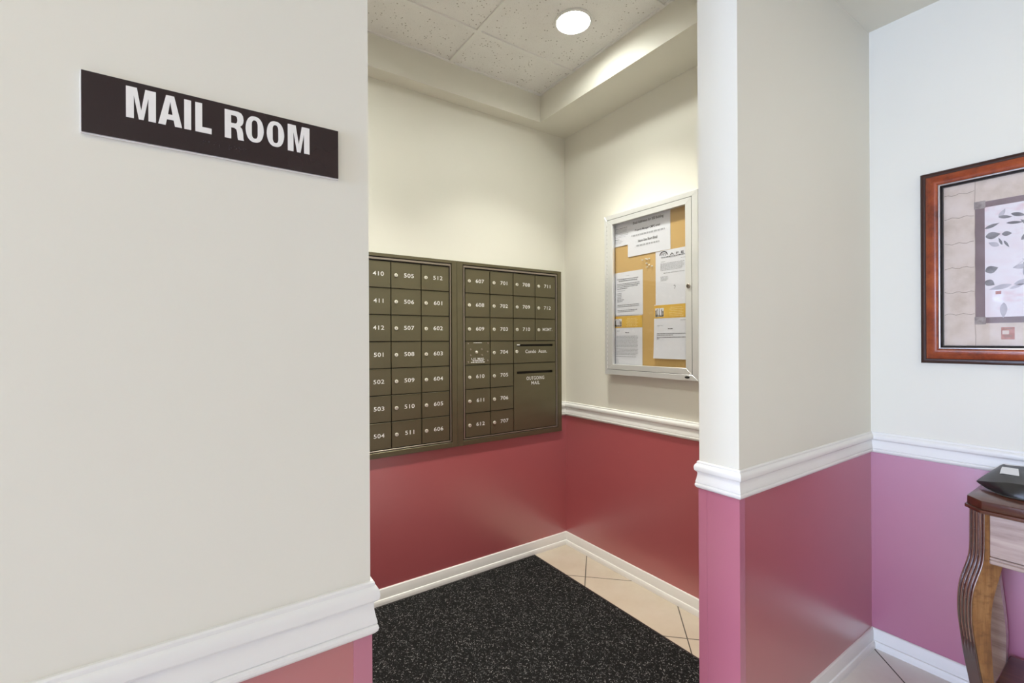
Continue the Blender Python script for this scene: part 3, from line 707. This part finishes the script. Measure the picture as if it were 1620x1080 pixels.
mb = MB(); mb.lathe([(0.0035, 0.0), (0.0038, 0.0022), (0.0020, 0.0034), (0.0020, 0.0065), (0.0032, 0.0085), (0.0034, 0.0100), (0.0005, 0.0106)], (0, 0, 0), (-1, 0, 0), 'pin', 12)
pin0 = mb.build('push_pin'); first = True
for y, z in ((1.6665, 1.7808), (1.6440, 1.7835), (1.6360, 1.7800), (1.6220, 1.7811), (1.6389, 1.7581), (1.6222, 1.7490), (1.6369, 1.7391), (1.6030, 1.7394)):
    o = pin0 if first else pin0.copy()
    if not first: COL.objects.link(o)
    first = False
    o.location = (CK, y, z); o.rotation_euler = (0, random.uniform(-.25, .25), random.uniform(-.25, .25))
    tag(o, 'clear push pin in the cluster on bare cork, notice board centre', 'push pin', 'clear push pins on the cork')

# ------------------------------------------------------------------ framed print on the hall's right wall
fy1, fz0, fz1 = 0.6130, 1.2490, 2.0120; fy0 = fy1-0.764
t = thing('framed_picture', (XR, (fy0+fy1)/2, fz0), 'framed botanical print in a glossy cherry-wood frame above the console table', 'picture')
def frame_ring(mb, prof, m):                      # prof: (inset, height) swept round the rectangle
    rows = []
    for a, b in ((fy1, fz1), (fy0, fz1), (fy0, fz0), (fy1, fz0), (fy1, fz1)):
        sy = -1 if a == fy1 else 1; sz = -1 if b == fz1 else 1
        rows.append([(XR-h, a+sy*d, b+sz*d) for d, h in prof])
    mb.grid(rows, m)
mb = MB(); frame_ring(mb, [(0, 0.0), (0, 0.013), (0.003, 0.016), (0.010, 0.0175), (0.014, 0.0165), (0.0185, 0.0188)], 'frameedge')
frame_ring(mb, [(0.0185, 0.0188), (0.026, 0.0245), (0.036, 0.0295), (0.046, 0.0310), (0.053, 0.0290), (0.0565, 0.0250)], 'framewood'); mb.build('frame', t, 50)
mb = MB(); frame_ring(mb, [(0.0565, 0.0250), (0.0575, 0.0270), (0.0605, 0.0275), (0.0630, 0.0255)], 'fillet'); frame_ring(mb, [(0.0630, 0.0255), (0.0665, 0.0190), (0.0680, 0.0200), (0.0705, 0.0190), (0.0710, 0.0120)], 'filletdark')
mb.build('inner_fillet', t, 50)
mb = MB(); PX = XR-0.010; py1, py0, pz0, pz1 = fy1-0.069, fy0+0.069, fz0+0.069, fz1-0.069
mb.box(PX, XR-0.0005, py0, py1, pz0, pz1, 'stone')
def pq(y1, y0, z0, z1, m, k=1): mb.face([(PX-0.0003*k, y1, z0), (PX-0.0003*k, y0, z0), (PX-0.0003*k, y0, z1), (PX-0.0003*k, y1, z1)], m)
by1_, by0_, bz0_, bz1_ = 0.4540, py0+(py1-0.4540), 1.4040, 1.8600      # outer edge of the mauve band
bw = 0.0265
pq(by1_, by0_, bz0_, bz1_, 'mauve', 1); pq(by1_-bw, by0_+bw, bz0_+0.022, bz1_-0.022, 'field', 2)
for a in (by1_+0.002, by0_+bw+0.002):
    for z in (bz0_-0.004, bz1_-0.024): pq(a, a-bw-0.004, z, z+0.028, 'mauvelight', 3)
# mortar lines of the painted stone border
for z in (1.905, 1.815, 1.715, 1.620, 1.525, 1.440):
    y = py1-0.004; pts = [(y-0.0105*i, z+0.003*math.sin(i*1.7+z*30)) for i in range(9)]
    for (a, b), (c, d) in zip(pts, pts[1:]): mb.face([(PX-0.0006, a, b), (PX-0.0006, c, d), (PX-0.0006, c, d+0.0016), (PX-0.0006, a, b+0.0020)], 'crack')
    y = py0+0.004
    for i in range(8): mb.face([(PX-0.0006, y+0.0105*i, z), (PX-0.0006, y+0.0105*(i+1), z), (PX-0.0006, y+0.0105*(i+1), z+0.0016), (PX-0.0006, y+0.0105*i, z+0.0016)], 'crack')
pts = [(py1-0.090-0.001*math.sin(i*2.1), pz0+(pz1-pz0)*i/16) for i in range(17)]
for (a, b), (c, d) in zip(pts, pts[1:]): mb.face([(PX-0.0006, a, b), (PX-0.0006, a-0.001, b), (PX-0.0006, c-0.001, d), (PX-0.0006, c, d)], 'crack')
def leaf(y, z, ang, ln, wd, m, k):
    c, s_ = math.cos(ang), math.sin(ang); up = []; dn = []
    for i in range(11):
        q = i/10; w = wd*math.sin(math.pi*q**0.8)*0.5
        for lst, sg in ((up, 1), (dn, -1)):
            a, b = q*ln, sg*w; lst.append((PX-0.0003*k, y-(a*c-b*s_), z+a*s_+b*c))
    mb.bm.faces.new([mb.bm.verts.new(p) for p in up+dn[-2:0:-1]]).material_index = mb.mi(m)
def stem(pts, m, k=3):
    for (a, b), (c, d) in zip(pts, pts[1:]): mb.face([(PX-0.0003*k, a, b), (PX-0.0003*k, c, d), (PX-0.0003*k, c, d+0.0016), (PX-0.0003*k, a, b+0.0016)], m)
for i in range(34):
    leaf(random.uniform(by0_+0.06, by1_-0.06), random.uniform(bz0_+0.06, bz1_-0.06), random.uniform(0, 6.28), random.uniform(0.03, 0.07), random.uniform(0.008, 0.02), 'leafl', 3)
for y, z, a, ln, wd in ((0.428, 1.758, 0.35, 0.042, 0.012), (0.426, 1.727, 0.12, 0.040, 0.026), (0.383, 1.730, -0.05, 0.026, 0.017), (0.392, 1.795, -0.2, 0.036, 0.012), (0.360, 1.800, -0.35, 0.04, 0.014), (0.372, 1.768, -0.1, 0.045, 0.010),
                        (0.382, 1.690, 1.9, 0.03, 0.007), (0.378, 1.705, -1.1, 0.03, 0.007), (0.427, 1.598, 0.3, 0.036, 0.028), (0.427, 1.562, -0.6, 0.030, 0.024), (0.335, 1.70, 0.8, 0.05, 0.018), (0.30, 1.74, 2.4, 0.05, 0.016), (0.33, 1.62, -0.7, 0.05, 0.02),
                        (0.27, 1.66, 0.4, 0.05, 0.02), (0.24, 1.56, -0.5, 0.05, 0.02), (0.22, 1.75, 1.2, 0.05, 0.018), (0.16, 1.68, 0.2, 0.05, 0.02), (0.12, 1.6, 2.6, 0.05, 0.02), (0.08, 1.74, 0.9, 0.05, 0.018)):
    leaf(y, z, a, ln, wd, 'leafd', 4)
stem([(0.355-0.004*i, 1.60+0.045*math.sin(i*0.09)) for i in range(36)], 'leafl'); stem([(0.352-0.001*i, 1.79-0.010*i) for i in range(8)], 'leafl'); stem([(0.30-0.003*i, 1.50+0.012*i) for i in range(22)], 'leafd')
pq(0.386, 0.352, 1.343, 1.388, 'seal', 2); pq(0.383, 0.366, 1.362, 1.376, 'stone', 3)
for z in (1.352, 1.357, 1.381): pq(0.378, 0.358, z, z+0.002, 'crack', 4)
pq(0.400, 0.385, 1.51, 1.522, 'seal', 3)
mb.build('print', t, 0, normals=False)
mb = MB(); mb.box(PX-0.0060, PX-0.0045, py0, py1, pz0, pz1, 'glass'); mb.build('glass_pane', t, 0)

# ------------------------------------------------------------------ console table
TZ = 0.815; K = (EYE-TZ)/0.55
Ax, Ay, Bx, By = 2.2278*K, 0.4375*K, 2.1804*K, 0.3931*K
YC = -0.16                                        # mid-length of the table
mir = lambda y: 2*YC-y
t = thing('console_table', (2.28, YC, 0), 'dark cherry console table with fluted curved legs against the wall', 'table')
def outline(g): # plan outline grown by g on the three free sides
    q = g*0.414
    return [(2.440, mir(Ay)-g), (2.440, Ay+g), (Ax-q, Ay+g), (Bx-g, By+q), (Bx-g, mir(By)-q), (Ax-q, mir(Ay)-g)]
mb = MB(); mb.prism(outline(0.0)[::1], TZ-0.029, TZ, 'cherry', 0.002); mb.build('top', t)
mb = MB(); mb.prism(outline(0.006), TZ-0.041, TZ-0.029, 'cherry', 0.003); mb.build('top_moulding', t)
ZL = TZ-0.041                                     # underside of the moulding
fx = 2.134
mb = MB(); mb.box(fx+0.006, 2.435, mir(0.395), 0.395, 0.628, ZL, 'cherry', 0.001); mb.build('apron', t)
mb = MB(); mb.box(fx, fx+0.018, mir(0.3655), 0.3655, 0.636, ZL-0.004, 'drawer', 0.0015); d = mb.build('drawer', t); d['label'] = 'pale streaked brown wooden drawer front'
mb = MB(); mb.box(fx-0.004, fx+0.02, mir(0.3665), 0.3665, 0.612, 0.626, 'drawer', 0.003); mb.box(fx-0.001, fx+0.02, mir(0.3660), 0.3660, 0.626, 0.634, 'drawer', 0.002); mb.build('apron_moulding', t)
def interp(tab, z):
    for (z0, s0), (z1, s1) in zip(tab, tab[1:]):
        if z0 >= z >= z1:
            q = (z0-z)/(z0-z1); return s0+(s1-s0)*q
    return tab[-1][1]
OUT = [(ZL, -0.0040), (0.64, -0.0030), (0.608, 0.0), (0.571, 0.0125), (0.529, 0.0268), (0.481, 0.0335), (0.417, 0.0340), (0.358, 0.0270), (0.291, 0.0165), (0.2245, 0.0055), (0.182, -0.0035), (0.12, -0.0115), (0.07, -0.0110), (0.03, -0.004), (0.0, 0.004)]
INN = [(ZL, -0.0600), (0.610, -0.0600), (0.569, -0.0490), (0.526, -0.0380), (0.479, -0.0286), (0.436, -0.0250), (0.381, -0.0232), (0.319, -0.0262), (0.2265, -0.0315), (0.15, -0.0365), (0.07, -0.0365), (0.0, -0.030)]
def smoothtab(tab):
    zs = [ZL*(1-i/70) for i in range(71)]; v = [interp(tab, z) for z in zs]
    for _ in range(5): v = [v[0]]+[(v[i-1]+2*v[i]+v[i+1])/4 for i in range(1, 70)]+[v[-1]]
    return list(zip(zs, v))
OUTS, INNS = smoothtab(OUT), smoothtab(INN)
HWD = 0.0649*K/2
def front_leg(flip):
    M0 = Vector(((Ax+Bx)/2, (Ay+By)/2, 0)); s2 = math.sqrt(0.5)
    dv, ev = Vector((-s2, s2, 0)), Vector((-s2, -s2, 0))
    def W_(s, e, z):
        p = M0+dv*s+ev*e; y = p.y if not flip else mir(p.y); return (p.x, y, z)
    mb = MB(); rows = []
    for (z, so), (_, si) in zip(OUTS, INNS):
        rows.append([W_(so-0.0055, -HWD, z), W_(so-0.0055, HWD, z), W_(si, HWD, z), W_(si, -HWD, z)])
    R = mb.grid(rows, 'golden', True)
    for r in (R[0], R[-1]): mb.bm.faces.new(r).material_index = mb.mi('golden')
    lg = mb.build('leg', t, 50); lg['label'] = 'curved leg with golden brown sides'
    mb = MB(); rows = []; n = 44
    for z, so in OUTS:
        amp = 0.0050*min(1, max(0, (z-0.30)/0.07)); r = []
        for i in range(n+1):
            e = -HWD+2*HWD*i/n; ph = (i/n)*4.5*2*math.pi
            edge = min(1, min(i, n-i)/2)
            r.append(W_(so-0.0040+(0.0040-amp*(0.5-0.5*math.cos(ph+math.pi)))*edge, e, z))
        rows.append(r)
    mb.grid(rows, 'cherryv'); kc = mb.mi('crest')
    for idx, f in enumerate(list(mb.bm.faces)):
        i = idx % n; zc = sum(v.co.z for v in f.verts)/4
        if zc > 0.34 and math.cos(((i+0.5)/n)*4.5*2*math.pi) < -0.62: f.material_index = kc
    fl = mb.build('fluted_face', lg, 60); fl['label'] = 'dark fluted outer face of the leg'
front_leg(False); front_leg(True)
BI = [(0.70, 0.400), (0.60, 0.396), (0.48, 0.386), (0.38, 0.376), (0.285, 0.3692), (0.24, 0.3692), (0.196, 0.3705), (0.10, 0.374), (0.0, 0.372)]
def back_leg(flip):
    mb = MB(); rows = []
    for i in range(41):
        z = 0.70*(1-i/40); y = interp(BI, z); yo = y+0.030+0.03*max(0, 1-abs(z-0.42)/0.3)*0.6
        g = (lambda q: mir(q)) if flip else (lambda q: q)
        rows.append([(2.392, g(y), z), (2.430, g(y), z), (2.430, g(yo), z), (2.392, g(yo), z)])
    R = mb.grid(rows, 'drawer', True)
    for r in (R[0], R[-1]): mb.bm.faces.new(r).material_index = mb.mi('drawer')
    mb.build('leg', t, 50)
back_leg(False); back_leg(True)
mb = MB(); mb.box(2.205, 2.428, mir(0.366), 0.366, 0.176, 0.199, 'cherry', 0.003); mb.build('shelf', t)

# ------------------------------------------------------------------ parcel on the table
t = thing('parcel', (2.33, 0.25, TZ), 'black plastic mailing parcel with white labels lying on the console table', 'parcel')
cam_f = Vector((math.cos(math.radians(YAW)), math.sin(math.radians(YAW)), 0)); cam_r = Vector((cam_f.y, -cam_f.x, 0))
ridge = [(2.335, 0.433, 0.831), (2.300, 0.4085, 0.841), (2.268, 0.372, 0.853), (2.252, 0.336, 0.862), (2.248, 0.290, 0.864), (2.247, 0.22, 0.866), (2.246, 0.14, 0.862), (2.250, 0.09, 0.846)]
bott = [(2.335, 0.432, 0.829), (2.305, 0.410, 0.822), (2.265, 0.373, 0.8165), (2.238, 0.342, 0.8155), (2.232, 0.290, 0.8155), (2.230, 0.22, 0.8155), (2.231, 0.14, 0.8155), (2.248, 0.09, 0.840)]
back = [(2.370, 0.415, 0.853), (2.405, 0.396, 0.873), (2.428, 0.3815, 0.887), (2.431, 0.366, 0.886), (2.432, 0.318, 0.890), (2.432, 0.24, 0.892), (2.432, 0.15, 0.888), (2.425, 0.10, 0.872)]
bbk = [(2.368, 0.415, 0.850), (2.402, 0.396, 0.860), (2.422, 0.380, 0.850), (2.425, 0.366, 0.830), (2.426, 0.318, 0.817), (2.426, 0.24, 0.8155), (2.426, 0.15, 0.817), (2.420, 0.10, 0.862)]
def cr(P, a):                                      # smooth curve through points, a in 0..1
    x = a*(len(P)-1); i = min(int(x), len(P)-2); f = x-i
    p = [Vector(P[max(0, min(len(P)-1, j))]) for j in (i-1, i, i+1, i+2)]
    return 0.5*((2*p[1])+(p[2]-p[0])*f+(2*p[0]-5*p[1]+4*p[2]-p[3])*f*f+(3*p[1]-p[0]-3*p[2]+p[3])*f**3)
def top_pt(a, b):
    q = cr(ridge, a).lerp(cr(back, a), b); w = math.sin(math.pi*b)*math.sin(math.pi*min(1, a*1.4+0.05))
    return q+Vector((0, 0, 0.006*w+0.0008*math.sin(31*a+9*b)*w))
mb = MB(); rows = []; NA = 48
for i in range(NA+1):
    a = i/NA; r = []
    for j in range(8):                             # front face, bottom to ridge
        b = j/8; q = cr(bott, a).lerp(cr(ridge, a), b); w = math.sin(math.pi*b)*math.sin(math.pi*a)
        r.append(q+Vector((-0.006*w+0.0022*math.sin(23*a+5*b)*w, 0, 0.0022*math.sin(40*a)*w)))
    for j in range(12): r.append(top_pt(a, j/12))
    for j in range(4): r.append(cr(back, a).lerp(cr(bbk, a), j/4))
    r.append(cr(bbk, a)); r.append(cr(bbk, a).lerp(cr(bott, a), 0.5))
    rows.append([(max(2.2, p.x), p.y, max(p.z, TZ+0.0004)) for p in r])
R = mb.grid(rows, 'poly', True)
for r in (R[0], R[-1]): mb.bm.faces.new(r).material_index = mb.mi('poly')
mb.build('bag', t, 28)
def lab(a0, a1, b0, b1, skew):
    mb = MB(); n = 6
    mb.grid([[top_pt(a0+(a1-a0)*i/n+skew*(j/n), b0+(b1-b0)*j/n)+Vector((0, 0, 0.0012)) for i in range(n+1)] for j in range(n+1)], 'paper')
    o = mb.build('label', t, 60); o['label'] = 'blank white address label'
lab(0.300, 0.505, 0.36, 0.78, 0.0)
lab(0.575, 0.70, 0.16, 0.46, 0.0)
mb = MB(); rows = []
for i in range(61):
    a = i/60*0.97+0.01; p = cr(bott, a); q = cr(ridge, a); zz = max(p.z, TZ+0.0012)
    o2 = 0.0030+0.0012*math.sin(37*a)
    rows.append([(p.x-o2, p.y, zz+0.0004), (p.x-o2-0.0030, p.y+0.0008, zz+0.0014), (p.x-o2-0.0022, p.y+0.0008, zz+0.0030), (p.x+0.001, p.y, zz+0.0032)])
mb.grid(rows, 'polyseam'); mb.build('seam', t, 60)

# ------------------------------------------------------------------ black entrance mat
mx0, mx1, my0, my1 = 0.40, 1.7405, 0.955, 2.3095
t = thing('floor_mat', ((mx0+mx1)/2, (my0+my1)/2, 0), 'large black flecked carpet mat on the tiled floor below the mailboxes', 'mat')
mb = MB(); mb.box(mx0, mx1, my0, my1, 0.0, 0.006, 'matedge', 0.0015); mb.build('border', t)
mb = MB(); e = 0.013; n = 60
mb.grid([[(mx0+e+(mx1-mx0-2*e)*i/n, my0+e+(my1-my0-2*e)*j/n, 0.0085) for i in range(n+1)] for j in range(n+1)], 'pile')
for q in ((mx0+e, my0+e, mx1-e, my0+e), (mx1-e, my0+e, mx1-e, my1-e), (mx1-e, my1-e, mx0+e, my1-e), (mx0+e, my1-e, mx0+e, my0+e)):
    mb.face([(q[0], q[1], 0.006), (q[2], q[3], 0.006), (q[2], q[3], 0.0085), (q[0], q[1], 0.0085)], 'pile')
mb.build('pile', t, 0)
mb = MB(); rnd = random.Random(3)
vs = []; fs = []; mi = []
for i in range(30000):
    x, y = rnd.uniform(mx0+0.016, mx1-0.016), rnd.uniform(my0+0.016, my1-0.016)
    a = rnd.uniform(0, 6.283); l = rnd.uniform(0.004, 0.0095); w = rnd.uniform(0.0005, 0.0009); bend = rnd.uniform(-1.4, 1.4); h = rnd.uniform(0.0008, 0.0032)
    k = rnd.random(); m = 0 if k < 0.46 else (1 if k < 0.84 else 2); b0 = len(vs)
    for s_ in range(4):
        q = s_/3; px = x; ang = a+bend*(q-0.5)
        cx = x+math.cos(ang)*l*(q-0.5); cy = y+math.sin(ang)*l*(q-0.5); z = 0.0086+h*math.sin(math.pi*(0.15+0.7*q))
        nx, ny = -math.sin(ang)*w, math.cos(ang)*w
        vs += [(cx+nx, cy+ny, z), (cx-nx, cy-ny, z)]
    for s_ in range(3): fs.append((b0+2*s_, b0+2*s_+1, b0+2*s_+3, b0+2*s_+2)); mi.append(m)
me = bpy.data.meshes.new('pile_fibres'); me.from_pydata(vs, [], fs)
for m in ('fdark', 'fgrey', 'flight'): me.materials.append(M[m])
me.polygons.foreach_set('material_index', mi)
o = bpy.data.objects.new('pile_fibres', me); COL.objects.link(o); o.parent = t; o.location = -parent_world(t); o['kind'] = 'stuff'
